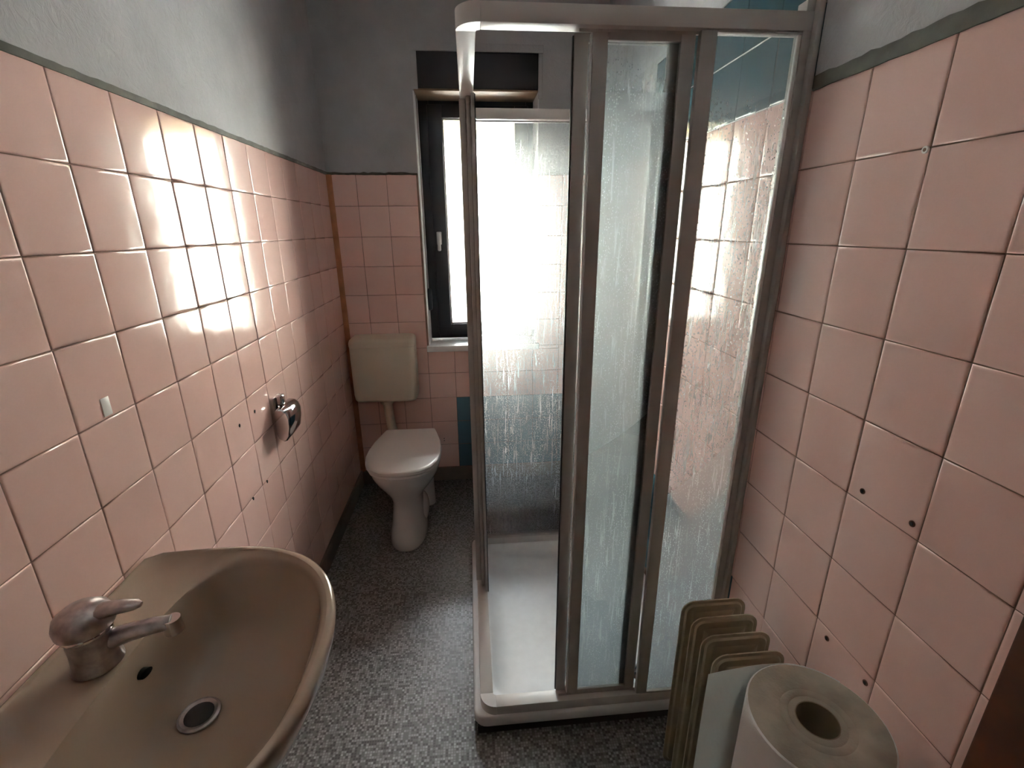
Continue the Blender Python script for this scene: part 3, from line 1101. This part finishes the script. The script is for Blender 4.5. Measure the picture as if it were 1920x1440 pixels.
obj('spout', tube(sp_, [0.0160, 0.0145, 0.0130, 0.0122], 16), 'dull_chrome', tp)
ae = p0 + sdir * 0.088
obj('aerator', tube([ae + Vector((0, 0, 0.012)), ae + Vector((0, 0, -0.014))], [0.0130, 0.0140], 18), 'chrome', tp)

tp.location.z += 0.004

# ------------------------------------------------------------------ toilet paper holder
ph = thing('toilet_paper_holder', 'chrome toilet paper holder with curved cover on the left wall', 'paper holder', (0.0, -1.0, 0.84))
obj('wall_mount', merge(bbox(0.0005, 0.010, -1.045, -0.985, 0.862, 0.935, 0.004), bbox(0.008, 0.034, -1.040, -1.012, 0.905, 0.944, 0.008, 3)), 'chrome', ph)
cov = []
for y, kz, kx in ((-1.075, 0.93, 0.95), (-1.070, 1.0, 1.0), (-1.0, 1.0, 1.0), (-0.955, 0.98, 0.98), (-0.935, 0.86, 0.9), (-0.928, 0.72, 0.82)):
    prof = [(0.010, 0.892), (0.022, 0.905), (0.040, 0.902), (0.052, 0.890), (0.058, 0.868), (0.057, 0.835), (0.050, 0.800), (0.040, 0.785), (0.030, 0.782), (0.016, 0.792), (0.010, 0.812)]
    zc = 0.842
    cov.append([(x * kx, y, zc + (z - zc) * kz) for x, z in prof])
obj('cover', loft(cov), 'chrome', ph, angle=40)
obj('roller_arm', tube([(0.02, -1.03, 0.925), (0.028, -1.03, 0.905), (0.030, -1.03, 0.888)], 0.006, 10), 'chrome', ph)
ap = obj('adhesive_pad', bbox(0.0004, 0.0016, -1.760, -1.739, 1.155, 1.191, 0.0004), 'gasket')
tag(ap, 'small white adhesive hook pad stuck on the left wall tiles', 'hook pad')

# ------------------------------------------------------------------ oil radiator
RX0, RX1 = 1.182, 1.343
FYS = [-1.778, -1.8285, -1.879, -1.9295, -1.979]
rd = thing('oil_radiator', 'beige oil-filled fin radiator standing beside the shower at the right wall', 'radiator', ((RX0 + RX1) / 2, -1.88, 0))


def fin_loop(d, y, top=0.632, bot=0.085):
    r = max(0.004, 0.030 - d)
    pts = rrect(RX0 + d, RX1 - d, bot + d, top - d, r, 0, 5)
    return [(x, y, z) for x, z, _ in pts]


def fin_mesh():
    hs = [(0.0, 0.0015), (0.008, 0.0015), (0.012, 0.0055), (0.020, 0.0062), (0.024, 0.0045), (0.030, 0.0045), (0.034, 0.0072), (0.052, 0.0080), (0.066, 0.0075)]
    loops = [fin_loop(d, h) for d, h in hs][::-1] + [fin_loop(d, -h) for d, h in hs]
    return loft(loops)


first = None
for y in FYS:
    if first is None:
        first = obj('fin', fin_mesh(), 'rad', rd, angle=30)
        f = first
    else:
        f = first.copy()
        COL.objects.link(f)
    f.location = (0, y, 0)
for z in (0.545, 0.165):
    obj('cross_tube', tube([((RX0 + RX1) / 2, FYS[-1] - 0.004, z), ((RX0 + RX1) / 2, FYS[0] + 0.004, z)], 0.020, 18), 'rad', rd)
for y in (FYS[0] - 0.025, FYS[-1] + 0.025):
    obj('foot', bbox(RX0 - 0.03, RX1 + 0.03, y - 0.012, y + 0.012, 0.052, 0.084, 0.006), 'rubber', rd)
    for x in (RX0 - 0.012, RX1 + 0.012):
        obj('caster', tube([(x - 0.009, y, 0.0265), (x + 0.009, y, 0.0265)], 0.026, 18), 'rubber', rd)

# ------------------------------------------------------------------ paper rolls
PX, PY, PR, PH = 1.2635, -2.117, 0.1105, 0.345


def paper_roll(z0, label, loose):
    t = thing('paper_roll', label, 'paper roll', (PX, PY, z0), 'stacked paper rolls')
    n = 56
    bm = bmesh.new()
    z1 = z0 + PH
    prof = [(0.034, z0 + 0.001, 1), (PR - 0.003, z0 + 0.0005, 1), (PR, z0 + 0.003, 0), (PR, z1 - 0.003, 0), (PR - 0.003, z1 - 0.0005, 1), (0.062, z1 - 0.0005, 1), (0.058, z1 - 0.002, 1), (0.0545, z1 - 0.0003, 1), (0.047, z1 - 0.0003, 1), (0.0445, z1 - 0.0022, 1), (0.041, z1 - 0.0003, 1), (0.034, z1 - 0.0003, 1)]
    rs = [ring(bm, circle(PX, PY, z, r, n)) for r, z, _ in prof]
    for i in range(len(prof) - 1):
        mi = 1 if (prof[i][2] and prof[i + 1][2]) else 0
        bridge(bm, rs[i], rs[i + 1], mi=mi)
    obj('paper_body', bm, ['roll_side', 'roll_top'], t, angle=40)
    bm = bmesh.new()
    rs = [ring(bm, circle(PX, PY, z, r, 40)) for r, z in ((0.0322, z0), (0.0338, z0), (0.0338, z1), (0.0322, z1 - 0.0005))]
    for i in range(4):
        bridge(bm, rs[i], rs[(i + 1) % 4])
    obj('core', bm, 'core', t)
    if loose:
        bm = bmesh.new()
        path = []
        for i in range(9):
            q = math.radians(35 + i * 7.5)
            path.append((PX + (PR + 0.0012) * math.cos(q), PY + (PR + 0.0012) * math.sin(q)))
        x, y = path[-1]
        for dx_, dy_ in ((-0.02, 0.0012), (-0.045, -0.0005), (-0.075, -0.003), (-0.105, -0.006), (-0.133, -0.0095)):
            path.append((x + dx_, y + dy_))
        th = 0.0007
        fo, fi, bo, bi = [], [], [], []
        for i, (x, y) in enumerate(path):
            zt = z1 - 0.002 - 0.000 * i
            lo_ = z0 + 0.004 + (0.0 if i < 9 else (i - 9) * 0.004)
            fo.append(bm.verts.new((x, y + th, lo_)))
            bo.append(bm.verts.new((x, y + th, zt)))
            bi.append(bm.verts.new((x, y, zt)))
            fi.append(bm.verts.new((x, y, lo_)))
        for a, b in ((fo, bo), (bo, bi), (bi, fi), (fi, fo)):
            bridge(bm, a, b, False)
        bm.faces.new((fo[0], bo[0], bi[0], fi[0]))
        bm.faces.new((fo[-1], bo[-1], bi[-1], fi[-1]))
        obj('loose_sheet', bm, 'sheet', t, angle=30)
    return t


paper_roll(0.0, 'lower paper roll standing on the floor beneath the other roll', False)
paper_roll(PH, 'upper jumbo white paper roll with grey edge and loose sheet beside radiator', True)
